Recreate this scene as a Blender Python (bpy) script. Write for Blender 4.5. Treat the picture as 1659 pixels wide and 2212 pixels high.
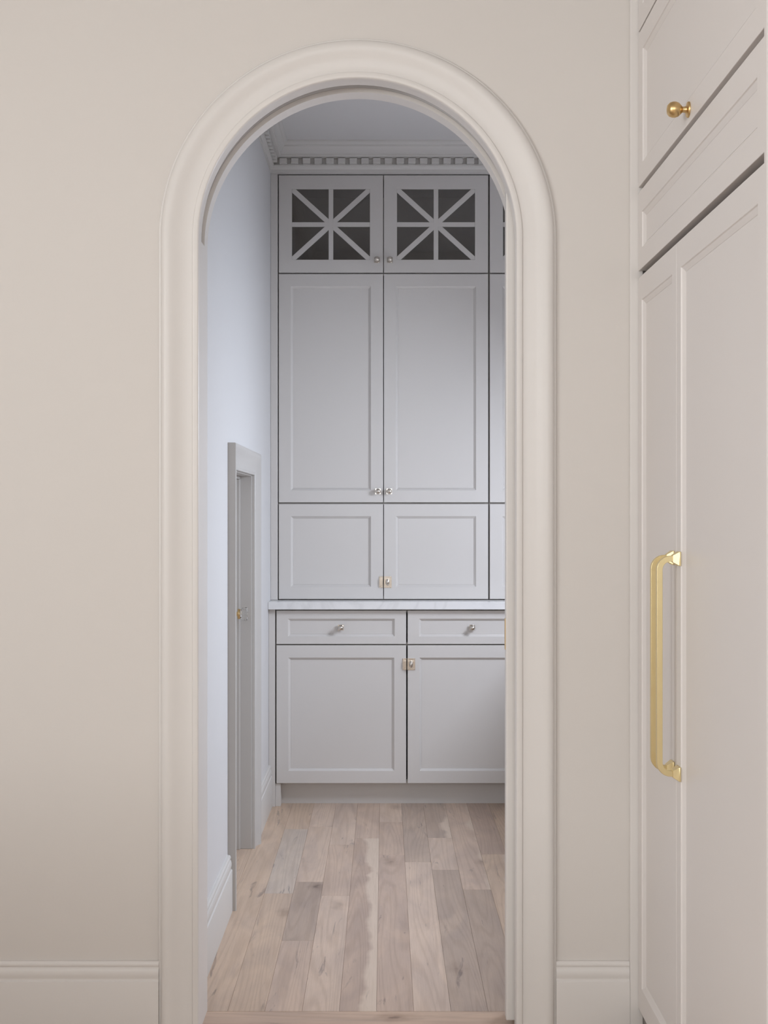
import bpy, bmesh, math, random
from mathutils import Vector, Matrix

# ------------------------------------------------------------------ scene, camera, world, lights
scene = bpy.context.scene
C = scene.collection
for o in list(bpy.data.objects):
    bpy.data.objects.remove(o)
random.seed(7)

CAM_H = 1.32
FPX = 2750.0
cam = bpy.data.cameras.new('camera')
cam.sensor_fit = 'HORIZONTAL'
cam.sensor_width = 36.0
cam.lens = 36.0 * FPX / 1659.0
cam.clip_start = 0.02
camo = bpy.data.objects.new('camera', cam)
C.objects.link(camo)
camo.location = (0, 0, CAM_H)
camo.rotation_euler = (math.radians(90), 0, 0)
scene.camera = camo

world = bpy.data.worlds.new('world')
scene.world = world
world.use_nodes = True
wb = world.node_tree.nodes['Background']
wb.inputs['Color'].default_value = (0.80, 0.90, 1.0, 1)
wb.inputs['Strength'].default_value = 1.0

scene.view_settings.view_transform = 'Standard'
scene.view_settings.look = 'None'
scene.view_settings.gamma = 1.0
scene.view_settings.use_curve_mapping = False
scene.view_settings.exposure = 0.05

def area(name, loc, rot, sx, sy, power, col):
    l = bpy.data.lights.new(name, 'AREA')
    l.shape = 'RECTANGLE'; l.size = sx; l.size_y = sy
    l.energy = power; l.color = col
    o = bpy.data.objects.new(name, l); C.objects.link(o)
    o.location = loc; o.rotation_euler = rot
    return o
R90 = math.pi / 2
# area lamps for daylight at the added kitchen left, rear and pantry windows
area('daylight_kitchen_left', (-3.37, -1.20, 2.10), (0, -R90, 0), 1.4, 2.2, 102, (0.95, 0.985, 1.0))
area('daylight_kitchen_rear', (-0.45, -2.42, 2.10), (R90, 0, 0), 2.1, 1.4, 40, (0.95, 0.985, 1.0))
# lamp tilted down to act as sky light through the added pantry window
area('daylight_pantry', (1.40, 4.46, 1.72), (0, R90 - math.radians(60), 0), 0.8, 0.66, 47, (0.80, 0.87, 1.0))

# ------------------------------------------------------------------ helpers
ORG = {}          # world origin of each object

def s2l(r, g, b):
    f = lambda c: (c / 255 / 12.92) if c / 255 <= 0.04045 else ((c / 255 + 0.055) / 1.055) ** 2.4
    return (f(r), f(g), f(b), 1.0)

def new_mat(name):
    m = bpy.data.materials.new(name); m.use_nodes = True
    nt = m.node_tree
    return m, nt, nt.nodes['Principled BSDF']

def paint(name, col, rough=0.45, var=0.03, bump=0.02, scale=40):
    m, nt, p = new_mat(name)
    tc = nt.nodes.new('ShaderNodeTexCoord')
    n1 = nt.nodes.new('ShaderNodeTexNoise'); n1.inputs['Scale'].default_value = 1.7
    n1.inputs['Detail'].default_value = 3
    nt.links.new(tc.outputs['Object'], n1.inputs['Vector'])
    mix = nt.nodes.new('ShaderNodeMix'); mix.data_type = 'RGBA'
    mix.inputs['A'].default_value = tuple(c * (1 - var) for c in col[:3]) + (1,)
    mix.inputs['B'].default_value = tuple(min(1, c * (1 + var)) for c in col[:3]) + (1,)
    nt.links.new(n1.outputs['Fac'], mix.inputs['Factor'])
    nt.links.new(mix.outputs['Result'], p.inputs['Base Color'])
    n2 = nt.nodes.new('ShaderNodeTexNoise'); n2.inputs['Scale'].default_value = scale
    n2.inputs['Detail'].default_value = 2
    nt.links.new(tc.outputs['Object'], n2.inputs['Vector'])
    b = nt.nodes.new('ShaderNodeBump'); b.inputs['Strength'].default_value = bump
    b.inputs['Distance'].default_value = 0.004
    nt.links.new(n2.outputs['Fac'], b.inputs['Height'])
    nt.links.new(b.outputs['Normal'], p.inputs['Normal'])
    p.inputs['Roughness'].default_value = rough
    return m

def metal(name, col, rough):
    m, nt, p = new_mat(name)
    p.inputs['Base Color'].default_value = col
    p.inputs['Metallic'].default_value = 1.0
    tc = nt.nodes.new('ShaderNodeTexCoord')
    n = nt.nodes.new('ShaderNodeTexNoise'); n.inputs['Scale'].default_value = 90
    nt.links.new(tc.outputs['Object'], n.inputs['Vector'])
    mr = nt.nodes.new('ShaderNodeMapRange')
    mr.inputs['To Min'].default_value = rough * 0.8; mr.inputs['To Max'].default_value = rough * 1.2
    nt.links.new(n.outputs['Fac'], mr.inputs['Value'])
    nt.links.new(mr.outputs['Result'], p.inputs['Roughness'])
    return m

M = {}
M['wall'] = paint('wall_paint_cream', (0.72, 0.675, 0.635, 1), 0.6, 0.015, 0.03, 160)
M['trim'] = paint('trim_paint_offwhite', (0.765, 0.727, 0.695, 1), 0.38, 0.01, 0.01)
M['pantry_wall'] = paint('pantry_wall_paint', (0.685, 0.675, 0.675, 1), 0.55, 0.015, 0.03, 160)
M['ceiling'] = paint('ceiling_paint', (0.70, 0.68, 0.67, 1), 0.8, 0.01, 0.02, 160)
M['cabinet'] = paint('cabinet_paint_greige', (0.645, 0.615, 0.59, 1), 0.42, 0.01, 0.01)
M['pantry_trim'] = paint('pantry_trim_paint_greige', (0.66, 0.635, 0.605, 1), 0.40, 0.01, 0.01)
M['closet'] = paint('closet_paint_shade_dark', (0.53, 0.505, 0.48, 1), 0.40, 0.01, 0.01)  # pantry trim colour darkened, shade on casing and jamb put into it
M['appliance'] = paint('appliance_panel_paint', (0.80, 0.755, 0.728, 1), 0.40, 0.01, 0.01)
M['carcass'] = paint('carcass_interior', (0.52, 0.49, 0.46, 1), 0.6, 0.01, 0.01)
M['dark'] = paint('dark_grille', (0.05, 0.047, 0.045, 1), 0.5, 0.05, 0.01)
M['brass'] = metal('satin_brass', (0.68, 0.48, 0.23, 1), 0.32)
M['brass_light'] = metal('satin_brass_pull', (0.80, 0.67, 0.38, 1), 0.36)
M['nickel'] = metal('polished_nickel', (0.66, 0.61, 0.55, 1), 0.20)

# marble worktop
m, nt, p = new_mat('white_marble')
tc = nt.nodes.new('ShaderNodeTexCoord')
n1 = nt.nodes.new('ShaderNodeTexNoise'); n1.inputs['Scale'].default_value = 3.0; n1.inputs['Detail'].default_value = 8
n1.inputs['Distortion'].default_value = 1.4
nt.links.new(tc.outputs['Object'], n1.inputs['Vector'])
cr = nt.nodes.new('ShaderNodeValToRGB')
e = cr.color_ramp.elements
e[0].position = 0.44; e[0].color = (0.80, 0.79, 0.785, 1)
e[1].position = 0.56; e[1].color = (0.80, 0.79, 0.785, 1)
q = e.new(0.50); q.color = (0.73, 0.72, 0.715, 1)
nt.links.new(n1.outputs['Fac'], cr.inputs['Fac'])
nt.links.new(cr.outputs['Color'], p.inputs['Base Color'])
p.inputs['Roughness'].default_value = 0.22
M['marble'] = m

# thin cabinet glass / window glass: reflects by angle, lets light through
def sheet_glass(name, tint, rough=0.02, base=0.12):
    m = bpy.data.materials.new(name); m.use_nodes = True
    nt = m.node_tree; nt.nodes.remove(nt.nodes['Principled BSDF'])
    out = nt.nodes['Material Output']
    tr = nt.nodes.new('ShaderNodeBsdfTransparent'); tr.inputs['Color'].default_value = tint
    gl = nt.nodes.new('ShaderNodeBsdfGlossy'); gl.inputs['Roughness'].default_value = rough
    fr = nt.nodes.new('ShaderNodeFresnel'); fr.inputs['IOR'].default_value = 1.5
    ad = nt.nodes.new('ShaderNodeMath'); ad.operation = 'ADD'; ad.inputs[1].default_value = base - 0.04
    nt.links.new(fr.outputs['Fac'], ad.inputs[0])
    tx = nt.nodes.new('ShaderNodeTexNoise'); tx.inputs['Scale'].default_value = 6
    bp = nt.nodes.new('ShaderNodeBump'); bp.inputs['Strength'].default_value = 0.02; bp.inputs['Distance'].default_value = 0.002
    nt.links.new(tx.outputs['Fac'], bp.inputs['Height'])
    nt.links.new(bp.outputs['Normal'], gl.inputs['Normal'])
    mx = nt.nodes.new('ShaderNodeMixShader')
    nt.links.new(ad.outputs['Value'], mx.inputs['Fac'])
    nt.links.new(tr.outputs['BSDF'], mx.inputs[1]); nt.links.new(gl.outputs['BSDF'], mx.inputs[2])
    nt.links.new(mx.outputs['Shader'], out.inputs['Surface'])
    return m
M['glass'] = sheet_glass('cabinet_glass', (0.76, 0.73, 0.69, 1))
M['window_glass'] = sheet_glass('window_glass', (0.95, 0.97, 0.97, 1))
m, nt, p = new_mat('crystal')
p.inputs['Base Color'].default_value = (0.97, 0.98, 0.98, 1)
p.inputs['Transmission Weight'].default_value = 1.0
p.inputs['IOR'].default_value = 1.5
p.inputs['Roughness'].default_value = 0.02
M['crystal'] = m

# oak boards: object colour = tone of the board, object alpha = where the pale sapwood begins
def oak(name, tiled=False):
    m, nt, p = new_mat(name)
    L = nt.links.new
    N = lambda t: nt.nodes.new(t)
    tc = N('ShaderNodeTexCoord'); oi = N('ShaderNodeObjectInfo')
    off = N('ShaderNodeVectorMath'); off.operation = 'SCALE'
    off.inputs[0].default_value = (37.0, 91.0, 13.0)
    L(oi.outputs['Random'], off.inputs['Scale'])
    add = N('ShaderNodeVectorMath'); add.operation = 'ADD'
    L(tc.outputs['Object'], add.inputs[0]); L(off.outputs['Vector'], add.inputs[1])
    def noise(vs, scale, detail=4, dist=0.0, rough=0.5):
        mp = N('ShaderNodeMapping'); mp.inputs['Scale'].default_value = vs
        L(add.outputs['Vector'], mp.inputs['Vector'])
        n = N('ShaderNodeTexNoise'); n.inputs['Scale'].default_value = scale
        n.inputs['Detail'].default_value = detail; n.inputs['Distortion'].default_value = dist
        n.inputs['Roughness'].default_value = rough
        L(mp.outputs['Vector'], n.inputs['Vector'])
        return n
    def ramp(src, a, b, ca, cb):
        r = N('ShaderNodeValToRGB')
        r.color_ramp.elements[0].position = a; r.color_ramp.elements[0].color = ca
        r.color_ramp.elements[1].position = b; r.color_ramp.elements[1].color = cb
        L(src, r.inputs['Fac']); return r
    def mult(a, b, fac=1.0):
        x = N('ShaderNodeMix'); x.data_type = 'RGBA'; x.blend_type = 'MULTIPLY'
        x.inputs['Factor'].default_value = fac
        L(a, x.inputs['A']); L(b, x.inputs['B']); return x.outputs['Result']
    # cathedral figure: contour lines of a slow field
    fld = noise((1, 0.055, 1), 8.5, 1.5, 0.25, 0.4)
    m1 = N('ShaderNodeMath'); m1.operation = 'MULTIPLY'; m1.inputs[1].default_value = 130.0
    L(fld.outputs['Fac'], m1.inputs[0])
    m2 = N('ShaderNodeMath'); m2.operation = 'SINE'; L(m1.outputs[0], m2.inputs[0])
    m3 = N('ShaderNodeMath'); m3.operation = 'MULTIPLY_ADD'; m3.inputs[1].default_value = 0.5; m3.inputs[2].default_value = 0.5
    L(m2.outputs[0], m3.inputs[0])
    fig = ramp(m3.outputs[0], 0.0, 0.55, (0.915, 0.90, 0.885, 1), (1, 1, 1, 1))
    fine = noise((1, 0.035, 1), 230, 4, 0.0, 0.65)
    fin = ramp(fine.outputs['Fac'], 0.30, 0.60, (0.925, 0.915, 0.905, 1), (1.01, 1.01, 1.01, 1))
    blot = noise((1, 0.30, 1), 9, 3, 1.2)
    blo = ramp(blot.outputs['Fac'], 0.30, 0.66, (0.86, 0.86, 0.88, 1), (1.06, 1.05, 1.03, 1))
    col = mult(oi.outputs['Color'], fig.outputs['Color'])
    col = mult(col, fin.outputs['Color'])
    col = mult(col, blo.outputs['Color'])
    # sapwood edge
    sx = N('ShaderNodeSeparateXYZ'); L(tc.outputs['Object'], sx.inputs['Vector'])
    wob = noise((0.5, 1, 1), 3.6, 3.5, 0.3, 0.45)
    w1 = N('ShaderNodeMath'); w1.operation = 'MULTIPLY_ADD'; w1.inputs[1].default_value = 10.0; w1.inputs[2].default_value = 0.5
    L(sx.outputs['X'], w1.inputs[0])
    w2 = N('ShaderNodeMath'); w2.operation = 'MULTIPLY_ADD'; w2.inputs[1].default_value = 1.5; w2.inputs[2].default_value = -0.75
    L(wob.outputs['Fac'], w2.inputs[0])
    w3 = N('ShaderNodeMath'); w3.operation = 'ADD'; L(w1.outputs[0], w3.inputs[0]); L(w2.outputs[0], w3.inputs[1])
    w4 = N('ShaderNodeMath'); w4.operation = 'SUBTRACT'; L(w3.outputs[0], w4.inputs[0]); L(oi.outputs['Alpha'], w4.inputs[1])
    sap = ramp(w4.outputs[0], 0.0, 0.16, (0, 0, 0, 1), (1, 1, 1, 1))
    sm = N('ShaderNodeMix'); sm.data_type = 'RGBA'; sm.blend_type = 'MIX'
    L(sap.outputs['Color'], sm.inputs['Factor']); L(col, sm.inputs['A'])
    pale = N('ShaderNodeMix'); pale.data_type = 'RGBA'; pale.blend_type = 'MULTIPLY'; pale.inputs['Factor'].default_value = 1
    pale.inputs['A'].default_value = s2l(215, 195, 177); L(fin.outputs['Color'], pale.inputs['B'])
    L(pale.outputs['Result'], sm.inputs['B'])
    col = sm.outputs['Result']
    # knots and grey mineral streaks
    mk = N('ShaderNodeMapping'); mk.inputs['Scale'].default_value = (1, 0.55, 1)
    L(add.outputs['Vector'], mk.inputs['Vector'])
    nd = noise((1, 1, 1), 22, 3)
    mv = N('ShaderNodeVectorMath'); mv.operation = 'MULTIPLY_ADD'
    mv.inputs[1].default_value = (0.035, 0.035, 0.0); L(nd.outputs['Color'], mv.inputs[0]); L(mk.outputs['Vector'], mv.inputs[2])
    vo = N('ShaderNodeTexVoronoi'); vo.inputs['Scale'].default_value = 5.2
    L(mv.outputs['Vector'], vo.inputs['Vector'])
    kn = ramp(vo.outputs['Distance'], 0.015, 0.20, (0.42, 0.39, 0.38, 1), (1, 1, 1, 1))
    q = kn.color_ramp.elements.new(0.055); q.color = (0.74, 0.71, 0.69, 1)
    gate = noise((1, 1, 1), 3.1, 1)
    gt = ramp(gate.outputs['Fac'], 0.47, 0.57, (0, 0, 0, 1), (1, 1, 1, 1))
    km = N('ShaderNodeMix'); km.data_type = 'RGBA'; km.blend_type = 'MULTIPLY'
    L(gt.outputs['Color'], km.inputs['Factor']); L(col, km.inputs['A']); L(kn.outputs['Color'], km.inputs['B'])
    col = km.outputs['Result']
    st = noise((1, 0.10, 1), 26, 5, 1.6, 0.6)
    str_ = ramp(st.outputs['Fac'], 0.29, 0.37, (0.60, 0.60, 0.63, 1), (1, 1, 1, 1))
    col = mult(col, str_.outputs['Color'])
    if tiled:
        pos = N('ShaderNodeTexBrick'); pos.inputs['Scale'].default_value = 1.0
        pos.inputs['Brick Width'].default_value = 1.3; pos.inputs['Row Height'].default_value = 0.0985
        pos.inputs['Mortar Size'].default_value = 0.0006
        pos.inputs['Color1'].default_value = (1, 1, 1, 1); pos.inputs['Color2'].default_value = (0.78, 0.78, 0.79, 1)
        pos.inputs['Mortar'].default_value = (0.45, 0.42, 0.4, 1)
        L(tc.outputs['Object'], pos.inputs['Vector'])
        col = mult(col, pos.outputs['Color'])
    L(col, p.inputs['Base Color'])
    p.inputs['Roughness'].default_value = 0.42
    p.inputs['Specular IOR Level'].default_value = 0.35
    b = N('ShaderNodeBump'); b.inputs['Strength'].default_value = 0.10; b.inputs['Distance'].default_value = 0.001
    L(fine.outputs['Fac'], b.inputs['Height']); L(b.outputs['Normal'], p.inputs['Normal'])
    return m
M['oak'] = oak('white_oak_board')
M['oak_field'] = oak('white_oak_field', True)

def tag(o, label=None, cat=None, group=None, kind=None):
    if label: o['label'] = label
    if cat: o['category'] = cat
    if group: o['group'] = group
    if kind: o['kind'] = kind
    return o

def empty(name, loc):
    o = bpy.data.objects.new(name, None); C.objects.link(o)
    o.location = loc; o.empty_display_size = 0.1
    ORG[o] = Vector(loc)
    return o

def link_mesh(name, me, mat, parent, org):
    o = bpy.data.objects.new(name, me); C.objects.link(o)
    if len(me.materials) == 0: me.materials.append(mat)
    ORG[o] = Vector(org)
    if parent is not None:
        o.parent = parent; o.location = Vector(org) - ORG[parent]
    else:
        o.location = org
    return o

def mk(name, bm, mat, parent=None, smooth=False, bevel=0.0, seg=2, angle=35):
    """bm holds world coordinates; it becomes ONE mesh object with its origin at its base centre"""
    bmesh.ops.remove_doubles(bm, verts=bm.verts, dist=1e-6)
    bmesh.ops.recalc_face_normals(bm, faces=bm.faces)
    xs = [v.co for v in bm.verts]
    lo = Vector([min(v[i] for v in xs) for i in range(3)]); hi = Vector([max(v[i] for v in xs) for i in range(3)])
    org = Vector(((lo.x + hi.x) / 2, (lo.y + hi.y) / 2, lo.z))
    for v in bm.verts: v.co -= org
    me = bpy.data.meshes.new(name); bm.to_mesh(me); bm.free()
    if smooth:
        for f in me.polygons: f.use_smooth = True
        try: me.set_sharp_from_angle(angle=math.radians(angle))
        except Exception: pass
    o = link_mesh(name, me, mat, parent, org)
    if bevel:
        md = o.modifiers.new('bevel', 'BEVEL'); md.width = bevel; md.segments = seg
        md.limit_method = 'ANGLE'; md.angle_limit = math.radians(30)
        md.harden_normals = False
    return o

def share(src, parent, delta, name=None):
    """copy of a mesh object (shared data) moved by delta in world space"""
    c = src.copy(); C.objects.link(c)
    ORG[c] = ORG[src] + Vector(delta)
    c.parent = parent
    c.location = ORG[c] - (ORG[parent] if parent is not None else Vector())
    return c

def box(bm, x0, x1, y0, y1, z0, z1):
    v = [bm.verts.new(p) for p in ((x0,y0,z0),(x1,y0,z0),(x1,y1,z0),(x0,y1,z0),(x0,y0,z1),(x1,y0,z1),(x1,y1,z1),(x0,y1,z1))]
    for f in ((0,3,2,1),(4,5,6,7),(0,1,5,4),(1,2,6,5),(2,3,7,6),(3,0,4,7)):
        bm.faces.new([v[i] for i in f])
    return bm
def bx(*a): return box(bmesh.new(), *a)

def loft(stations, closed=False, cap=True):
    """stations: list of rings (each a list of points, closed profile)"""
    bm = bmesh.new()
    R = [[bm.verts.new(p) for p in s] for s in stations]
    n = len(R[0]); k = len(R)
    for i in range(k if closed else k - 1):
        a, b = R[i], R[(i + 1) % k]
        for j in range(n):
            bm.faces.new((a[j], a[(j+1) % n], b[(j+1) % n], b[j]))
    if cap and not closed:
        bm.faces.new(R[0]); bm.faces.new(list(reversed(R[-1])))
    return bm

def lathe(profile, frame, n=24, bm=None):
    """profile [(r, h)...]; frame(u, v, h)->world"""
    bm = bm or bmesh.new()
    rings = []
    for r, h in profile:
        if r < 1e-6: rings.append([bm.verts.new(frame(0, 0, h))])
        else: rings.append([bm.verts.new(frame(r*math.cos(2*math.pi*i/n), r*math.sin(2*math.pi*i/n), h)) for i in range(n)])
    for a, b in zip(rings, rings[1:]):
        for i in range(n):
            j = (i + 1) % n
            if len(a) == 1 and len(b) == 1: continue
            if len(a) == 1: bm.faces.new((a[0], b[i], b[j]))
            elif len(b) == 1: bm.faces.new((a[i], a[j], b[0]))
            else: bm.faces.new((a[i], a[j], b[j], b[i]))
    if len(rings[0]) > 1: bm.faces.new(rings[0])
    if len(rings[-1]) > 1: bm.faces.new(rings[-1])
    return bm

def hole_wall(axis, pos0, pos1, a0, a1, z0, z1, holes):
    """wall slab normal to axis with rectangular holes (a, a, z, z), single hole or none"""
    bm = bmesh.new()
    def b(p0, p1, q0, q1):
        if axis == 'x': box(bm, pos0, pos1, p0, p1, q0, q1)
        else: box(bm, p0, p1, pos0, pos1, q0, q1)
    if not holes:
        b(a0, a1, z0, z1); return bm
    h = holes[0]
    b(a0, h[0], z0, z1); b(h[1], a1, z0, z1)
    if h[2] > z0 + 1e-4: b(h[0], h[1], z0, h[2])
    if h[3] < z1 - 1e-4: b(h[0], h[1], h[3], z1)
    return bm

# ------------------------------------------------------------------ key dimensions (metres, camera above the origin, looking along +Y)
YW, YR = 3.22, 3.37            # arch wall: kitchen face, pantry face
CX, CZ, RJ = -0.067, 2.013, 0.401   # arch centre and radius of the jamb
ROUT = 0.501
XL, XR = -0.517, 1.45          # pantry side walls
YU, YB = 5.80, 5.70            # faces of the upper and base cabinets
ZC = 2.992                     # pantry ceiling
KX0, KX1, KY0, KZ = -3.4, 1.30, -2.5, 3.05

# ------------------------------------------------------------------ shell
def arch_ring(r, y, n=48, zb=0.0):
    pts = [(CX - r, y, zb)]
    for i in range(n + 1):
        a = math.pi * (1 - i / n)
        pts.append((CX + r*math.cos(a), y, CZ + r*math.sin(a)))
    pts.append((CX + r, y, zb))
    return pts

def arch_slab(y0, y1, r, x0, x1, z1, xr=None, n=48):
    """solid wall slab with an arched opening of radius r"""
    bm = bmesh.new()
    inner = arch_ring(r, 0, n)
    if xr is not None:
        inner = [(min(p[0], 1e9), p[1], p[2]) for p in inner]
    outer = []
    for i, p in enumerate(inner):
        if i == 0: outer.append((x0, 0, 0))
        elif i == len(inner) - 1: outer.append((x1, 0, 0))
        else:
            dx, dz = p[0] - CX, p[2] - CZ
            ts = []
            if dx < -1e-9: ts.append((x0 - CX) / dx)
            if dx > 1e-9: ts.append((x1 - CX) / dx)
            if dz > 1e-9: ts.append((z1 - CZ) / dz)
            t = min(ts)
            outer.append((CX + dx*t, 0, CZ + dz*t))
    def V(p, y): return bm.verts.new((p[0], y, p[2]))
    fi = [V(p, y0) for p in inner]; bi = [V(p, y1) for p in inner]
    fo = [V(p, y0) for p in outer]; bo = [V(p, y1) for p in outer]
    k = len(inner)
    tl = [bm.verts.new((x0, y, z1)) for y in (y0, y1)]
    tr = [bm.verts.new((x1, y, z1)) for y in (y0, y1)]
    for i in range(k - 1):
        bm.faces.new((fi[i], fi[i+1], bi[i+1], bi[i]))
        a, b = outer[i], outer[i+1]
        corner = None
        if abs(a[0] - x0) < 1e-6 and abs(b[2] - z1) < 1e-6 and abs(a[2] - z1) > 1e-6: corner = tl
        if abs(a[2] - z1) < 1e-6 and abs(b[0] - x1) < 1e-6 and abs(b[2] - z1) > 1e-6: corner = tr
        if corner is None:
            bm.faces.new((fi[i], fo[i], fo[i+1], fi[i+1])); bm.faces.new((bi[i], bi[i+1], bo[i+1], bo[i]))
        else:
            bm.faces.new((fi[i], fo[i], corner[0], fo[i+1], fi[i+1]))
            bm.faces.new((bi[i], bi[i+1], bo[i+1], corner[1], bo[i]))
    return bm

# arch wall: two leaves with the pocket between them
w = mk('wall_front', arch_slab(YW, 3.262, RJ + 0.012, KX0, XR + 0.1, KZ), M['wall'])
tag(w, 'cream painted wall around the arched opening', 'wall', kind='structure')
w = mk('wall_pantry_front', arch_slab(3.318, YR, RJ + 0.012, XL - 0.15, XR + 0.1, KZ), M['pantry_wall'])
tag(w, 'pantry side of the arched wall behind the pocket slot', 'wall', kind='structure')

# floor
f = mk('floor', bx(KX0 - 0.1, XR + 0.1, KY0 - 0.1, 6.3, -0.12, -0.018), M['oak_field'])
f.color = s2l(205, 182, 164); tag(f, 'light oak plank floor running from kitchen into pantry', 'floor', kind='structure')
# kitchen field of the floor (in front of the threshold), one level with the planks
kf = mk('floor_field', bx(KX0 - 0.1, KX1 + 0.1, KY0 - 0.1, 3.262, -0.018, 0.0), M['oak_field'], f)
kf.color = s2l(205, 182, 164)
T = {'L': (213, 191, 174), 'M': (204, 181, 164), 'D': (188, 168, 153), 'G': (205, 189, 175), 'T': (211, 187, 166), 'K': (197, 174, 158)}
PW = 0.0985
Y0P, Y1P = 3.366, 5.84
def plank(k, y0, y1, tone, sap=1.7):
    x0 = -0.020 + (k - 1) * PW + 0.0003; x1 = x0 + PW - 0.0004
    x0 = XL if k == -4 else x0; x1 = min(x1, XR)
    if x1 - x0 < 0.01: return
    o = mk('plank', bx(x0, x1, y0 + 0.0003, y1 - 0.0003, -0.018, 0.0), M['oak'], f, bevel=0.0006, seg=1)
    c = T[tone]; j = random.uniform(-4, 4)
    o.color = s2l(c[0] + j, c[1] + j, c[2] + j)[:3] + (sap,)

spec = {
 -4: [(Y1P, 'T')],
 -3: [(4.405, 'T'), (5.30, 'G'), (Y1P, 'T')],
 -2: [(3.92, 'M'), (4.543, 'D'), (5.34, 'L'), (Y1P, 'L')],
 -1: [(4.38, 'L'), (5.05, 'M'), (Y1P, 'L')],
  0: [(5.15, 'K', 0.55), (Y1P, 'M')],
  1: [(4.90, 'K'), (5.42, 'M'), (Y1P, 'L')],
  2: [(4.80, 'L'), (Y1P, 'D')],
  3: [(4.696, 'D'), (5.157, 'L'), (Y1P, 'D', 0.85)],
  4: [(4.45, 'D'), (Y1P, 'M', 0.92)],
  5: [(4.91, 'T', 0.75), (Y1P, 'K')],
}
for k in range(-4, 17):
    segs = spec.get(k)
    if segs is None:
        a = random.uniform(4.1, 4.9); segs = [(a, random.choice('LMDKT')), (Y1P, random.choice('LMDKT'))]
    y = Y0P
    for s in segs:
        plank(k, y, s[0], s[1], s[2] if len(s) > 2 else 1.7); y = s[0]
o = mk('plank', bx(XL - 0.16, XL - 0.0004, 4.29, 4.998, -0.018, 0.0), M['oak'], f, bevel=0.0006, seg=1)
o.color = s2l(*T['T'])[:3] + (1.7,)
# threshold board laid across the opening
bm = bx(-0.05, 0.05, -0.70, 0.70, 0, 0.018)
me = bpy.data.meshes.new('threshold_board'); bmesh.ops.recalc_face_normals(bm, faces=bm.faces); bm.to_mesh(me); bm.free()
tb = link_mesh('threshold_board', me, M['oak'], f, Vector((-0.1, 3.3140, -0.018)))
tb.rotation_euler = (0, 0, R90); tb.color = s2l(204, 178, 158)[:3] + (1.7,)

# kitchen shell
WL = (-2.30, -0.10, 1.38, 2.82)       # left window: y, y, z, z
WB = (-1.5, 0.6, 1.38, 2.82)     # rear window: x, x, z, z
WP = (4.08, 4.84, 1.20, 2.26)      # pantry window
tag(mk('wall_left', hole_wall('x', KX0 - 0.15, KX0, KY0 - 0.15, YW, 0, KZ, [WL]), M['wall']), 'cream kitchen wall with an added window, left of the arch', 'wall', kind='structure')
tag(mk('wall_rear', hole_wall('y', KY0 - 0.15, KY0, KX0, KX1 + 0.15, 0, KZ, [WB]), M['wall']), 'cream kitchen wall with an added window behind the viewer', 'wall', kind='structure')
tag(mk('wall_right', hole_wall('x', KX1, KX1 + 0.15, KY0, YW, 0, KZ, []), M['wall']), 'cream kitchen wall behind the panelled appliances', 'wall', kind='structure')
tag(mk('ceiling', bx(KX0 - 0.15, KX1 + 0.15, KY0 - 0.15, 3.262, KZ, KZ + 0.1), M['ceiling']), 'white kitchen ceiling', 'ceiling', kind='structure')
# pantry shell; the left wall is pierced by the low closet door
DY0, DY1, DZ = 4.300, 4.985, 1.460     # closet door opening
tag(mk('wall_pantry_left', hole_wall('x', XL - 0.15, XL, YR, 6.3, 0, KZ, [(DY0 - 0.012, DY1 + 0.012, 0, DZ + 0.012)]), M['pantry_wall']), 'pale pantry side wall with the low closet door', 'wall', kind='structure')
tag(mk('wall_pantry_right', hole_wall('x', XR, XR + 0.12, YR, 6.3, 0, KZ, [WP]), M['pantry_wall']), 'pantry wall with the added window, hidden beside the arch', 'wall', kind='structure')
tag(mk('wall_pantry_back', bx(XL - 0.15, XR + 0.12, 6.18, 6.3, 0, KZ), M['pantry_wall']), 'pantry wall behind the built-in cabinets', 'wall', kind='structure')
tag(mk('ceiling_pantry', bx(XL - 0.15, XR + 0.12, YR, 6.3, ZC, KZ), M['ceiling']), 'grey shaded pantry ceiling seen through the arch', 'ceiling', kind='structure')

# unseen windows, added where the daylight comes from
def window(name, axis, pos, a0, a1, z0, z1, label, inner):
    root = empty(name, (pos, (a0 + a1)/2, z0) if axis == 'x' else ((a0 + a1)/2, pos, z0))
    tag(root, label, 'window', kind='structure')
    def b(p0, p1, q0, q1, d0, d1):
        return bx(pos + d0, pos + d1, p0, p1, q0, q1) if axis == 'x' else bx(p0, p1, pos + d0, pos + d1, q0, q1)
    fw = 0.05
    bm = b(a0, a1, z0, z0 + fw, -0.03, 0.03)
    for args in ((a0, a1, z1 - fw, z1), (a0, a0 + fw, z0 + fw, z1 - fw), (a1 - fw, a1, z0 + fw, z1 - fw)):
        t = b(*args, -0.03, 0.03); me = bpy.data.meshes.new('t'); t.to_mesh(me); bm.from_mesh(me); t.free(); bpy.data.meshes.remove(me)
    mk('window_frame', bm, M['trim'], root)
    zm = (z0 + z1) / 2
    mk('meeting_rail', b(a0 + fw, a1 - fw, zm - 0.02, zm + 0.02, -0.025, 0.025), M['trim'], root)
    mk('pane', b(a0 + fw, a1 - fw, z0 + fw, zm - 0.02, -0.003, 0.003), M['window_glass'], root)
    mk('pane', b(a0 + fw, a1 - fw, zm + 0.02, z1 - fw, -0.003, 0.003), M['window_glass'], root)
window('added_window_1', 'x', KX0 - 0.07, *WL, 'added tall sash window in the kitchen wall, unseen left of the viewer', 1)
window('added_window_2', 'y', KY0 - 0.07, *WB, 'added tall sash window in the kitchen wall, unseen behind the viewer', 1)
window('added_window_3', 'x', XR + 0.06, *WP, 'added sash window in the pantry wall, unseen beside the cabinets', -1)

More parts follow.
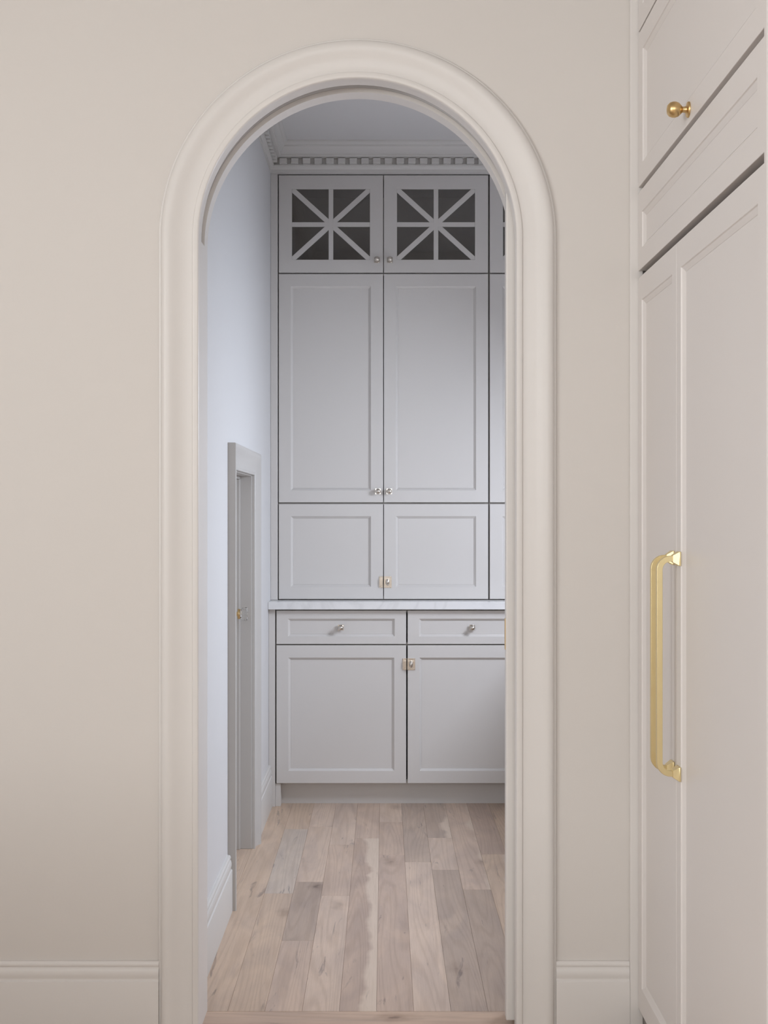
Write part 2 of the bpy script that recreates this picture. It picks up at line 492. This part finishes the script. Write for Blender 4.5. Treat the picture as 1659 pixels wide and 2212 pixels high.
# ------------------------------------------------------------------ mouldings
def arc_pts(cx, cy, r, a0, a1, n):
    return [(cx + r*math.cos(math.radians(a0 + (a1-a0)*i/n)), cy + r*math.sin(math.radians(a0 + (a1-a0)*i/n))) for i in range(n+1)]

# arch casing profile: (t from the inner edge outwards, p off the wall)
def casing_profile(W):
    pr = [(0.0, 0.0), (0.0, 0.0125), (0.0015, 0.0150), (0.0035, 0.0158), (0.0130, 0.0158), (0.0150, 0.0150), (0.0158, 0.0125), (0.0170, 0.0110)]
    pr += [(0.0240, 0.0106), (0.0300, 0.0112), (W - 0.058, 0.0132), (W - 0.048, 0.0165), (W - 0.038, 0.0205), (W - 0.030, 0.0232), (W - 0.024, 0.0243),
           (W - 0.018, 0.0240), (W - 0.012, 0.0220), (W - 0.0080, 0.0185), (W - 0.0055, 0.0140), (W - 0.0048, 0.0100), (W - 0.0012, 0.0096), (W, 0.0082), (W, 0.0)]
    return pr
RCI = RJ - 0.001
prof = casing_profile(ROUT - RCI)
st = [(CX - RCI, 0.0, -1, 0)]
n = 64
for i in range(n + 1):
    a = math.pi * (1 - i / n); st.append((CX + RCI*math.cos(a), CZ + RCI*math.sin(a), math.cos(a), math.sin(a)))
st.append((CX + RCI, 0.0, 1, 0))
tc_ = mk('trim_1', loft([[(sx + ox*t, YW - p_, sz + oz*t) for t, p_ in prof] for sx, sz, ox, oz in st]), M['trim'], smooth=True, angle=40)
tag(tc_, 'moulded off-white casing framing the arched opening', 'casing', kind='structure')

# jamb linings of the arch, in front of and behind the pocket slot
def jamb_band(name, y0, y1, label, r0=RJ, r1=RJ + 0.0115):
    prof = [(r0, y0), (r0, y1), (r1, y1), (r1, y0)]
    stt = []
    for r_, z_ in ((0, 0),): pass
    rings = []
    rings.append([(CX - r, y, 0.0) for r, y in prof])
    for i in range(n + 1):
        a = math.pi * (1 - i / n); rings.append([(CX + r*math.cos(a), y, CZ + r*math.sin(a)) for r, y in prof])
    rings.append([(CX + r, y, 0.0) for r, y in prof])
    o = mk(name, loft(rings), M['trim'], smooth=True, angle=40)
    tag(o, label, 'door jamb', kind='structure')
jamb_band('trim_2', YW - 0.004, 3.2615, 'front lining strip under the arch before the pocket slot')
jamb_band('trim_3', 3.3185, YR + 0.003, 'rear lining strip under the arch behind the pocket slot')
# floor of the slot: curved strip high in the soffit, flush strip on the left leg
rings = []
for i in range(n + 1):
    a = math.pi * (1 - i / n)
    rings.append([(CX + r*math.cos(a), y, CZ + r*math.sin(a)) for r, y in ((RJ + 0.05, 3.2625), (RJ + 0.05, 3.3175), (RJ + 0.06, 3.3175), (RJ + 0.06, 3.2625))])
tag(mk('trim_4', loft(rings), M['trim'], smooth=True, angle=40), 'curved bottom of the pocket slot in the arch soffit', 'trim', kind='structure')
tag(mk('trim_5', bx(CX - RJ - 0.011, CX - RJ + 0.0, 3.2616, 3.3184, 0, CZ), M['trim']), 'flat strike jamb on the left leg of the arch', 'door jamb', kind='structure')

# pocket door, its leading edge just out of the slot
pd = empty('door_1', (0.76, 3.29, 0.0)); tag(pd, 'white pocket door edge peeking out of the right arch jamb', 'door', kind='structure')
PX = 0.3135
mk('door_leaf', bx(PX, PX + 0.86, 3.2690, 3.3045, 0.014, 2.30), M['trim'], pd, bevel=0.003, seg=2)
mk('edge_pull', bx(PX - 0.0012, PX + 0.003, 3.279, 3.3015, 0.965, 1.045), M['brass'], pd, bevel=0.0005)

# baseboards
BB = [(0.0, 0.0), (0.016, 0.0), (0.016, 0.1355), (0.0155, 0.1375), (0.0125, 0.1395), (0.0115, 0.1425), (0.0122, 0.146), (0.0135, 0.150), (0.0138, 0.156), (0.0128, 0.163),
      (0.0108, 0.1685), (0.0088, 0.1705), (0.0086, 0.1730), (0.0106, 0.1750), (0.0112, 0.1785), (0.0098, 0.1830), (0.0066, 0.1862), (0.0, 0.1868)]
def bb(name, p0, p1, nrm, label, mat):
    rings = [[(q[0] + nrm[0]*d, q[1] + nrm[1]*d, z) for d, z in BB] for q in (p0, p1)]
    o = mk(name, loft(rings), mat, smooth=True, angle=30)
    tag(o, label, 'baseboard', kind='structure')
bb('baseboard_left', (KX0, YW), (CX - ROUT, YW), (0, -1), 'moulded baseboard on the cream wall left of the arch', M['trim'])
bb('baseboard_right', (CX + ROUT, YW), (0.619, YW), (0, -1), 'short moulded baseboard between the arch and the appliance panels', M['trim'])
CW = 0.086
bb('baseboard_pantry_near', (XL, YR), (XL, DY0 - CW - 0.004), (1, 0), 'moulded baseboard in the pantry in front of the low closet door', M['pantry_trim'])
bb('baseboard_pantry_far', (XL, DY1 + CW + 0.004), (XL, YB - 0.0005), (1, 0), 'short moulded baseboard between closet door and base cabinet', M['pantry_trim'])
bb('baseboard_kitchen_left', (KX0, KY0), (KX0, YW), (1, 0), 'moulded baseboard on the left kitchen wall', M['trim'])
bb('baseboard_kitchen_rear', (KX0, KY0), (KX1, KY0), (0, 1), 'moulded baseboard on the kitchen wall behind the viewer', M['trim'])

# pantry crown with dentils
P = 0.082
zb = 2.8765
CR = [(0.0, zb - 0.012), (0.006, zb - 0.012), (0.006, zb + 0.002), (0.011, zb + 0.005), (0.015, zb + 0.011), (0.016, zb + 0.0175), (0.018, zb + 0.0178), (0.018, zb + 0.0230), (0.010, zb + 0.0232), (0.010, zb + 0.0490), (0.018, zb + 0.0505),
      (0.047, zb + 0.0515), (0.049, zb + 0.053), (0.049, zb + 0.0600), (0.053, zb + 0.0615), (0.0545, zb + 0.068), (0.0575, zb + 0.077), (0.0625, zb + 0.0855), (0.068, zb + 0.0905), (0.069, zb + 0.096), (0.0735, zb + 0.0975), (P - 0.002, zb + 0.106), (P, zb + 0.1135), (P, ZC), (0.0, ZC)]
X0, X1, Y0, Y1 = XL, XR, YR, YU
rings = []
for cx, cy, sx, sy in ((X0, Y0, 1, 1), (X1, Y0, -1, 1), (X1, Y1, -1, -1), (X0, Y1, 1, -1)):
    rings.append([(cx + sx*p_, cy + sy*p_, z) for p_, z in CR])
crown = mk('trim_6', loft(rings, closed=True), M['pantry_trim'], smooth=True, angle=30)
tag(crown, 'dentil crown moulding above the pantry cabinets', 'crown moulding', kind='structure')
pitch, dw = 0.0531, 0.034
dz0, dz1 = zb + 0.0240, zb + 0.0478
first = None
x = XL + 0.0425
while x + dw < XR - 0.03:
    if first is None:
        first = mk('dentil', bx(x, x + dw, YU - 0.034, YU - 0.0095, dz0, dz1), M['pantry_trim'], crown, bevel=0.001, seg=1)
        xf = x
    else: share(first, crown, (x - xf, 0, 0))
    x += pitch
fy = None
y = YU - 0.0425 - dw
while y > YR + 0.03:
    if fy is None:
        fy = mk('dentil', bx(XL + 0.0095, XL + 0.034, y, y + dw, dz0, dz1), M['pantry_trim'], crown, bevel=0.001, seg=1); yf = y
    else: share(fy, crown, (0, y - yf, 0))
    y -= pitch
bm = bmesh.new(); x = XL + 0.0425
while x + dw < XR - 0.03:
    box(bm, x, x + dw, YR + 0.0095, YR + 0.034, dz0, dz1); x += pitch
y = YU - 0.0425 - dw
while y > YR + 0.03:
    box(bm, XR - 0.034, XR - 0.0095, y, y + dw, dz0, dz1); y -= pitch
o = mk('dentil_row', bm, M['pantry_trim'], crown); o['kind'] = 'stuff'

# ------------------------------------------------------------------ low closet door in the pantry's left wall
cd = empty('door_2', (XL - 0.05, (DY0 + DY1)/2, 0)); tag(cd, 'low greige closet door with crystal knob in the pantry side wall', 'door', kind='structure')
XF = XL - 0.070     # face of the leaf
mk('door_leaf', bx(XF - 0.035, XF, DY0 + 0.003, DY1 - 0.003, 0.010, DZ - 0.003), M['closet'], cd, bevel=0.002)
mk('jamb', bx(XL - 0.125, XL - 0.0005, DY1, DY1 + 0.0115, 0, DZ + 0.0115), M['closet'], cd, bevel=0.002)
mk('jamb', bx(XL - 0.125, XL - 0.0005, DY0 - 0.0115, DY0, 0, DZ + 0.0115), M['closet'], cd, bevel=0.002)
mk('head_jamb', bx(XL - 0.125, XL - 0.0005, DY0, DY1, DZ, DZ + 0.0115), M['closet'], cd, bevel=0.002)
mk('door_stop', bx(XL - 0.0695, XL - 0.046, DY1 - 0.011, DY1 - 0.0001, 0, DZ - 0.0115), M['closet'], cd, bevel=0.002)
mk('door_stop', bx(XL - 0.0695, XL - 0.046, DY0 + 0.0001, DY0 + 0.011, 0, DZ - 0.0115), M['closet'], cd, bevel=0.002)
mk('door_stop', bx(XL - 0.0695, XL - 0.046, DY0 + 0.0001, DY1 - 0.0001, DZ - 0.0112, DZ - 0.0001), M['closet'], cd, bevel=0.002)
# casing: mitred U of two legs and a head
def closet_prof(W):
    return [(0.0, 0.0), (0.0, 0.010), (0.002, 0.012), (0.008, 0.012), (0.010, 0.010), (0.030, 0.0105), (W - 0.042, 0.013), (W - 0.030, 0.018), (W - 0.020, 0.024), (W - 0.013, 0.0275), (W - 0.006, 0.0285), (W - 0.001, 0.0265), (W, 0.023), (W, 0.0)]
pr = closet_prof(CW)
E = 0.004
stt = [(DY0 - E, 0.0, -1, 0), (DY0 - E, DZ + E, -1, 1), (DY1 + E, DZ + E, 1, 1), (DY1 + E, 0.0, 1, 0)]
cs = mk('casing', loft([[(XL + p_, sy + oy*t, sz + oz*t) for t, p_ in pr] for sy, sz, oy, oz in stt]), M['closet'], cd, smooth=True, angle=40)
# crystal knob with brass shank on the leaf
KY, KZ_ = DY1 - 0.055, 0.925
fr = lambda u, v, h: (XF + h, KY + u, KZ_ + v)
kb = mk('knob_shank', lathe([(0.0, 0.0), (0.026, 0.0), (0.026, 0.003), (0.011, 0.006), (0.0085, 0.010), (0.0085, 0.021), (0.0195, 0.0215), (0.0205, 0.024), (0.018, 0.0310), (0.0, 0.0310)], fr, 24), M['brass'], cd, smooth=True, angle=40)
kb['label'] = 'brass knob shank and collar'
kg = mk('knob', lathe([(0.0, 0.0311), (0.016, 0.0311), (0.0235, 0.039), (0.0265, 0.048), (0.0255, 0.056), (0.020, 0.0605), (0.0, 0.0615)], fr, 12), M['crystal'], kb)
kg['label'] = 'faceted clear crystal knob'

# ------------------------------------------------------------------ cabinet fronts
def map_back(face): return lambda u, v, w: (u, face - w, v)
def map_right(face): return lambda u, v, w: (face - w, u, v)

def rect(Pm, bm, u0, u1, v0, v1, w):
    return [bm.verts.new(Pm(*c, w)) for c in ((u0, v0), (u1, v0), (u1, v1), (u0, v1))]
def shaker_frame(Pm, u0, u1, v0, v1, stile, rail_b, rail_t, t=0.020, d=0.008, b=0.010, open_=False):
    """door frame: flat border, sloped inner edge down to the panel seat"""
    bm = bmesh.new()
    iu0, iu1, iv0, iv1 = u0 + stile, u1 - stile, v0 + rail_b, v1 - rail_t
    o = rect(Pm, bm, u0, u1, v0, v1, 0); i = rect(Pm, bm, iu0, iu1, iv0, iv1, 0)
    if not open_:
        j1 = rect(Pm, bm, iu0 + 0.0008, iu1 - 0.0008, iv0 + 0.0008, iv1 - 0.0008, -0.003)
        j = rect(Pm, bm, iu0 + b, iu1 - b, iv0 + b, iv1 - b, -d)
    k = rect(Pm, bm, iu0 + (b if not open_ else 0), iu1 - (b if not open_ else 0), iv0 + (b if not open_ else 0), iv1 - (b if not open_ else 0), -t)
    ob = rect(Pm, bm, u0, u1, v0, v1, -t)
    chain = [ob, o, i] + ([] if open_ else [j1, j]) + [k]
    for a, c in zip(chain, chain[1:] + [ob]):
        for q in range(4):
            bm.faces.new((a[q], a[(q+1) % 4], c[(q+1) % 4], c[q]))
    return bm, (iu0, iu1, iv0, iv1)
def slab(Pm, u0, u1, v0, v1, w0, w1):
    bm = bmesh.new()
    a = rect(Pm, bm, u0, u1, v0, v1, w0); b_ = rect(Pm, bm, u0, u1, v0, v1, w1)
    bm.faces.new(a); bm.faces.new(b_)
    for q in range(4): bm.faces.new((a[q], a[(q+1) % 4], b_[(q+1) % 4], b_[q]))
    return bm
def panel_front(name, parent, Pm, u0, u1, v0, v1, stile=0.056, rb=0.056, rt=0.056, mat='cabinet', d=0.0105, b=0.0095, t=0.020):
    bm, (a0, a1, c0, c1) = shaker_frame(Pm, u0, u1, v0, v1, stile, rb, rt, t, d, b)
    dr = mk(name, bm, M[mat], parent, bevel=0.0012, seg=2)
    mk('panel', slab(Pm, a0 + b + 0.0001, a1 - b - 0.0001, c0 + b + 0.0001, c1 - b - 0.0001, -d, -d - 0.006), M[mat], dr)
    return dr

def prism(Pm, poly, w0, w1):
    bm = bmesh.new()
    a = [bm.verts.new(Pm(u, v, w0)) for u, v in poly]; b_ = [bm.verts.new(Pm(u, v, w1)) for u, v in poly]
    bm.faces.new(a); bm.faces.new(b_)
    for q in range(len(poly)): bm.faces.new((a[q], a[(q+1) % len(poly)], b_[(q+1) % len(poly)], b_[q]))
    return bm
def clip(poly, f):
    """keep the side of the polygon where f >= 0 (f linear)"""
    out = []
    for i in range(len(poly)):
        p_, q_ = poly[i], poly[(i+1) % len(poly)]
        a, b_ = f(p_), f(q_)
        if a >= 0: out.append(p_)
        if (a >= 0) != (b_ >= 0):
            t = a / (a - b_); out.append((p_[0] + (q_[0]-p_[0])*t, p_[1] + (q_[1]-p_[1])*t))
    return out
def glazed_front(parent, Pm, u0, u1, v0, v1):
    st_, rb, rt = 0.060, 0.059, 0.063
    bm, (a0, a1, c0, c1) = shaker_frame(Pm, u0, u1, v0, v1, st_, rb, rt, open_=True)
    dr = mk('door', bm, M['cabinet'], parent, bevel=0.0012, seg=2)
    dr['label'] = 'glazed cabinet door with crossed glazing bars'
    cu, cv = (a0 + a1)/2, (c0 + c1)/2
    h = 0.0105
    R = [(a0, c0), (a1, c0), (a1, c1), (a0, c1)]
    mk('glazing_bar', slab(Pm, cu - h, cu + h, c0, c1, -0.002, -0.0085), M['cabinet'], dr, bevel=0.0008, seg=1)
    mk('glazing_bar', slab(Pm, a0, a1, cv - h, cv + h, -0.0022, -0.0085), M['cabinet'], dr, bevel=0.0008, seg=1)
    L = math.hypot(a1 - a0, c1 - c0); nx, ny = -(c1 - c0)/L, (a1 - a0)/L
    hd = 0.0115
    g1 = lambda p_: (p_[0]-cu)*nx + (p_[1]-cv)*ny
    g2 = lambda p_: -(p_[0]-cu)*nx + (p_[1]-cv)*ny
    for g in (g1, g2):
        poly = clip(clip(R, lambda p_: g(p_) + hd), lambda p_: hd - g(p_))
        mk('glazing_bar', prism(Pm, poly, -0.0024 if g is g1 else -0.0026, -0.0085), M['cabinet'], dr, bevel=0.0008, seg=1)
    hs = 0.001
    for sx in (1, -1):
        for sy in (1, -1):
            q0 = clip(clip(R, lambda p_: sx*(p_[0]-cu) - hs), lambda p_: sy*(p_[1]-cv) - hs)
            g = g1 if sx*sy > 0 else g2
            for s in (1, -1):
                poly = clip(q0, lambda p_: s*g(p_) - hs)
                mk('pane', prism(Pm, poly, -0.0087, -0.0117), M['glass'], dr)
    return dr

KNOBS = {}
def knob_at(door, Pm, u, v):
    bm = slab(Pm, u - 0.0125, u + 0.0125, v - 0.0125, v + 0.0125, 0.0002, 0.004)
    fr = lambda a, b_, h: Pm(u + a, v + b_, h)
    lathe([(0.0055, 0.004), (0.0045, 0.009), (0.0045, 0.013), (0.0080, 0.0150), (0.0112, 0.0195), (0.0124, 0.0250), (0.0112, 0.0305), (0.0070, 0.0345), (0.0, 0.0360)], fr, 20, bm)
    k = mk('knob', bm, M['nickel'], door, smooth=True, angle=40); k['label'] = 'polished nickel knob on square plate'
def latch_at(doorL, doorR, Pm, ug, v):
    """cupboard latch: strike plate on the left door, turn piece on the right one"""
    bm = slab(Pm, ug - 0.0195, ug - 0.0020, v - 0.026, v + 0.026, 0.0002, 0.003)
    t = slab(Pm, ug - 0.0160, ug - 0.0040, v - 0.0150, v + 0.0150, 0.003, 0.011); add_bm(bm, t)
    for s in (-1, 1):
        add_bm(bm, lathe([(0.0026, 0.003), (0.0022, 0.0042), (0.0, 0.0046)], lambda a, b_, h, s=s: Pm(ug - 0.0150 + a, v + s*0.0205 + b_, h), 10))
    o = mk('strike_plate', bm, M['nickel'], doorL, bevel=0.0006); o['label'] = 'polished nickel latch strike plate'
    bm = slab(Pm, ug + 0.0020, ug + 0.0370, v - 0.026, v + 0.026, 0.0002, 0.003)
    add_bm(bm, slab(Pm, ug + 0.0045, ug + 0.0340, v - 0.0150, v + 0.0150, 0.003, 0.009))
    for a_ in (0.0070, 0.0320):
        for s in (-1, 1):
            add_bm(bm, lathe([(0.0026, 0.003), (0.0022, 0.0042), (0.0, 0.0046)], lambda a, b_, h, a_=a_, s=s: Pm(ug + a_ + a, v + s*0.0205 + b_, h), 10))
    # oval turn
    uc = ug + 0.0185
    add_bm(bm, lathe([(0.004, 0.009), (0.004, 0.016), (0.0075, 0.020), (0.0085, 0.024), (0.0070, 0.028), (0.0035, 0.0305), (0.0, 0.031)], lambda a, b_, h: Pm(uc + a, v + b_*1.75, h), 20))
    o = mk('latch', bm, M['nickel'], doorR, smooth=True, angle=30); o['label'] = 'polished nickel cupboard latch with oval turn'
def add_bm(bm, other):
    me = bpy.data.meshes.new('t'); other.to_mesh(me); other.free(); bm.from_mesh(me); bpy.data.meshes.remove(me)

# ------------------------------------------------------------------ upper cabinets
PU = map_back(YU)
ZT, Z3, Z2, Z1 = 2.8545, 2.4075, 1.3600, 0.9215
def carcass(bm, x0, x1, y0, y1, z0, z1, shelves, t=0.016):
    box(bm, x0, x0 + t, y0, y1, z0, z1); box(bm, x1 - t, x1, y0, y1, z0, z1)
    box(bm, x0 + t, x1 - t, y1 - t, y1, z0, z1)
    box(bm, x0 + t, x1 - t, y0, y1 - t, z0, z0 + t); box(bm, x0 + t, x1 - t, y0, y1 - t, z1 - t, z1)
    for s in shelves: box(bm, x0 + t, x1 - t, y0, y1 - t, s - t/2, s + t/2)
    return bm
def upper(x0, x1, label, left_edge):
    r = empty('upper_cabinet', ((x0 + x1)/2, 6.0, Z1 - 0.003)); tag(r, label, 'cabinet', 'tall pantry wall cabinets')
    mk('carcass', carcass(bmesh.new(), x0 + 0.001, x1 - 0.001, YU + 0.0225, 6.175, Z1 - 0.002, ZT + 0.002, (Z3, Z2)), M['carcass'], r)
    g = 0.0017
    xm = (x0 + x1)/2
    for a, b_, side in ((x0 + 0.004, xm - g, 1), (xm + g, x1 - 0.004, -1)):
        ku = (b_ - 0.0275) if side == 1 else (a + 0.0275)
        d1 = glazed_front(r, PU, a, b_, Z3 + 0.003, ZT); knob_at(d1, PU, ku, 2.4677)
        d2 = panel_front('door', r, PU, a, b_, Z2 + 0.004, Z3 - 0.003); knob_at(d2, PU, ku + (0.004 if side == 1 else -0.003), 1.4140)
        d3 = panel_front('door', r, PU, a, b_, Z1 + 0.002, Z2 - 0.004)
        if side == 1: dl = d3
        else: latch_at(dl, d3, PU, xm, 1.0010)
    return r
ua = upper(-0.4835, 0.4785, 'tall three-tier wall cabinet with glazed top doors beside the pantry side wall', True)
upper(0.4785, 1.4405, 'tall three-tier wall cabinet mostly hidden behind the right arch jamb', False)
# filler strip and rail around the uppers
fl = mk('filler_strip', bx(XL + 0.0005, -0.4842, YU - 0.001, YU + 0.02, 0.9195, 2.8585), M['cabinet'], ua, bevel=0.001)
fr_ = mk('top_rail', bx(XL + 0.0005, XR - 0.001, YU - 0.001, YU + 0.02, 2.8589, 2.8900), M['cabinet'], crown)

# ------------------------------------------------------------------ base cabinets
PB = map_back(YB)
def base(x0, x1, label, latch=True):
    r = empty('base_cabinet', ((x0 + x1)/2, 5.95, 0.0)); tag(r, label, 'cabinet', 'pantry base cabinets')
    bm = carcass(bmesh.new(), x0 + 0.001, x1 - 0.001, YB + 0.0225, 6.175, 0.1025, 0.8845, (0.726,))
    mk('carcass', bm, M['carcass'], r)
    mk('toe_kick', bx(x0 + 0.002, x1 - 0.001, 5.771, 5.787, 0, 0.1023), M['cabinet'], r)
    xm = (x0 + x1)/2; ds = []
    for a, b_ in ((x0 + 0.005, xm - 0.0032), (xm + 0.0032, x1 - 0.004)):
        dr = panel_front('drawer', r, PB, a, b_, 0.7290, 0.8785, 0.052, 0.034, 0.037)
        knob_at(dr, PB, (a + b_)/2 - 0.002, 0.8030)
        ds.append(panel_front('door', r, PB, a, b_, 0.1055, 0.7230, 0.054, 0.056, 0.056))
    latch_at(ds[0], ds[1], PB, xm, 0.6390)
    return r
bc = base(-0.4865, 0.6915, 'wide base cabinet with two drawers over two doors under the marble worktop')
mk('filler_strip', bx(XL + 0.0005, -0.4875, YB, YB + 0.07, 0, 0.8840), M['cabinet'], bc, bevel=0.001)
mk('foot', bx(-0.4870, -0.4635, YB + 0.010, 5.7705, 0, 0.1023), M['cabinet'], bc, bevel=0.001)
# unseen return run, added under the pantry window to block low light
rc = empty('added_return_cabinet', (1.12, 4.7, 0.0)); tag(rc, 'added base cabinet run under the pantry window, out of sight right of the arch', 'cabinet')
mk('carcass', bx(0.835, XR - 0.002, 3.70, 6.17, 0.10, 0.8845), M['cabinet'], rc)
mk('toe_kick', bx(0.895, XR - 0.002, 3.72, 6.17, 0, 0.0998), M['cabinet'], rc)
mk('toe_kick', bx(0.6925, 0.8948, 5.771, 5.787, 0, 0.0998), M['cabinet'], rc)
mk('corner_filler', bx(0.6925, 0.834, YB, YB + 0.02, 0.1025, 0.8845), M['cabinet'], rc)
PR = map_right(0.834)
for y0_, y1_ in ((3.705, 4.36), (4.366, 5.02), (5.026, 5.66)):
    panel_front('door', rc, PR, y0_, y1_, 0.1055, 0.8785)
# worktop, with a leg over the added return run
bm = bmesh.new()
pts = [(XL + 0.001, 5.668), (0.800, 5.668), (0.800, 3.69), (XR - 0.001, 3.69), (XR - 0.001, 6.176), (XL + 0.001, 6.176)]
a = [bm.verts.new((x, y, 0.8855)) for x, y in pts]; b = [bm.verts.new((x, y, 0.9185)) for x, y in pts]
bm.faces.new(a); bm.faces.new(b)
for q in range(len(pts)): bm.faces.new((a[q], a[(q+1) % len(pts)], b[(q+1) % len(pts)], b[q]))
tag(mk('worktop', bm, M['marble'], bevel=0.0015), 'white marble worktop between the base and wall cabinets', 'worktop')

# ------------------------------------------------------------------ panelled appliances on the right
XFR = 0.640
PF = map_right(XFR)
def pull_at(door, uc, z0, z1):
    """square brass appliance pull; the bar stands off the door in -X, mounts are flared squares"""
    bm = bmesh.new()
    proj, hw = 0.044, 0.0062
    for z in (z0, z1):
        rings = []
        for s, w_ in ((0.0155, 0.0003), (0.0155, 0.0035), (0.0075, 0.0165)):
            rings.append([PF(uc + a*s, z + b_*s, w_) for a, b_ in ((-1,-1), (1,-1), (1,1), (-1,1))])
        add_bm(bm, loft(rings))
    # bar path in (w, z): out of the mount, round the corner, along, back
    rc_ = 0.024; path = [(0.014, z0, (0, 1))]
    def corner(cw, cz, a0, a1):
        return [(cw + rc_*math.cos(math.radians(a0 + (a1-a0)*i/8)), cz + rc_*math.sin(math.radians(a0 + (a1-a0)*i/8)), (math.cos(math.radians(a0 + (a1-a0)*i/8)), math.sin(math.radians(a0 + (a1-a0)*i/8)))) for i in range(9)]
    P_ = [(0.010, z0, (0, -1))] + corner(proj - rc_, z0 + rc_, -90, 0) + corner(proj - rc_, z1 - rc_, 0, 90) + [(0.010, z1, (0, 1))]
    rings = []
    for w_, z, (nw, nz) in P_:
        ring = []
        for a, b_ in ((-1, -1), (1, -1), (1, 1), (-1, 1)):
            ring.append(PF(uc + a*hw, z + nz*b_*hw, w_ + nw*b_*hw))
        rings.append(ring)
    add_bm(bm, loft(rings))
    o = mk('handle', bm, M['brass_light'], door, smooth=True, angle=25, bevel=0.0007, seg=2); o['label'] = 'long satin brass pull'

YA, YS, YE = 3.2035, 2.787, 2.139
BT, TT = 1.908, 0.072
def appliance(name, y0, y1, uh, label):
    r = empty(name, (0.95, (y0 + y1)/2, 0)); tag(r, label, 'refrigerator')
    mk('body', bx(XFR + 0.024, 1.28, y0 + 0.004, y1 - 0.004, 0.09, 1.90), M['appliance'], r)
    mk('toe_grille', bx(XFR + 0.06, 1.20, y0 + 0.004, y1 - 0.004, 0.0, 0.0898), M['dark'], r)
    d_ = panel_front('door', r, PF, y0 + 0.0012, y1 - 0.0012, TT, BT, 0.040, 0.062, 0.060, 'appliance', 0.009, 0.012, 0.022)
    pull_at(d_, uh, 0.754, 1.219)
appliance('panelled_freezer', YS, YA, YS + 0.030, 'narrow panelled freezer door with the left brass pull, nearest the arch')
appliance('panelled_refrigerator', YE, YS, YS - 0.030, 'wide panelled refrigerator door with the right brass pull')
br = empty('bridge_cabinet', (0.95, (YE + YA)/2, 1.926)); tag(br, 'panelled cabinet over the refrigerator with a round brass knob', 'cabinet')
mk('body', bx(XFR + 0.024, 1.28, YE + 0.002, YA - 0.002, 1.930, 2.95), M['appliance'], br)
panel_front('drawer', br, PF, YE + 0.0012, YA - 0.0012, 1.926, 2.122, 0.044, 0.051, 0.056, 'appliance', 0.009, 0.012, 0.022)
dk = panel_front('door', br, PF, YE + 0.0012, YA - 0.0012, 2.136, 2.5215, 0.050, 0.052, 0.052, 'appliance', 0.009, 0.012, 0.022)
panel_front('door', br, PF, YE + 0.0012, YA - 0.0012, 2.5275, 2.95, 0.050, 0.052, 0.052, 'appliance', 0.009, 0.012, 0.022)
fr = lambda u, v, h: PF(2.672 + u, 2.1645 + v, h)
o = mk('knob', lathe([(0.0, 0.0003), (0.0165, 0.0003), (0.0165, 0.003), (0.015, 0.0045), (0.0075, 0.006), (0.0062, 0.010), (0.0062, 0.014), (0.010, 0.0175), (0.0143, 0.022), (0.0165, 0.0285), (0.0165, 0.034), (0.0143, 0.0405), (0.0095, 0.0450), (0.0, 0.0470)], fr, 28), M['brass'], dk, smooth=True, angle=45)
o['label'] = 'round satin brass knob'
# filler between the wall and the freezer, cheek on the near side, next tall cabinet
sr = empty('appliance_surround', (0.95, 2.7, 0)); tag(sr, 'off-white filler and cheek panels framing both sides of the panelled appliances', 'surround')
mk('corner_filler', bx(0.6195, XFR + 0.012, 3.2045, YW - 0.0005, 0, 3.045), M['trim'], sr, bevel=0.0015)
mk('side_panel', bx(XFR - 0.002, 1.29, 2.122, 2.1375, 0, 3.045), M['appliance'], sr, bevel=0.001)
tcab = empty('tall_cabinet', (0.95, 1.7, 0)); tag(tcab, 'tall panelled cabinet at the extreme right edge beside the refrigerator', 'cabinet')
mk('body', bx(XFR + 0.024, 1.29, 1.20, 2.120, 0.09, 3.04), M['appliance'], tcab)
mk('toe_kick', bx(XFR + 0.07, 1.29, 1.20, 2.120, 0, 0.0898), M['appliance'], tcab)
panel_front('door', tcab, PF, 1.205, 2.119, 0.095, 2.122, 0.056, 0.06, 0.06, 'appliance', 0.009, 0.012, 0.022)
panel_front('door', tcab, PF, 1.205, 2.119, 2.136, 2.95, 0.056, 0.06, 0.06, 'appliance', 0.009, 0.012, 0.022)

# ------------------------------------------------------------------ unseen island, added left of the viewer to shade the foot of the wall
isl = empty('added_shade_island', (-1.60, 1.25, 0)); tag(isl, 'added panelled island with marble top, unseen left of the viewer', 'island')
IX0, IX1, IY0, IY1 = -2.02, -1.20, 0.45, 1.98
mk('body', bx(IX0 + 0.03, IX1 - 0.03, IY0 + 0.03, IY1 - 0.03, 0.10, 0.885), M['appliance'], isl)
mk('plinth', bx(IX0 + 0.09, IX1 - 0.09, IY0 + 0.09, IY1 - 0.09, 0.0, 0.0998), M['appliance'], isl)
mk('island_top', bx(IX0 - 0.01, IX1 + 0.01, IY0 - 0.01, IY1 + 0.01, 0.8855, 0.9255), M['marble'], isl, bevel=0.002)
PI1 = lambda u, v, w: (IX1 - 0.008 + w, u, v)
for a, b in ((IY0 + 0.035, 1.213), (1.217, IY1 - 0.035)):
    panel_front('door', isl, PI1, a, b, 0.105, 0.880, mat='appliance')
panel_front('end_panel', isl, lambda u, v, w: (u, IY1 - 0.008 + w, v), IX0 + 0.035, IX1 - 0.035, 0.105, 0.880, mat='appliance')
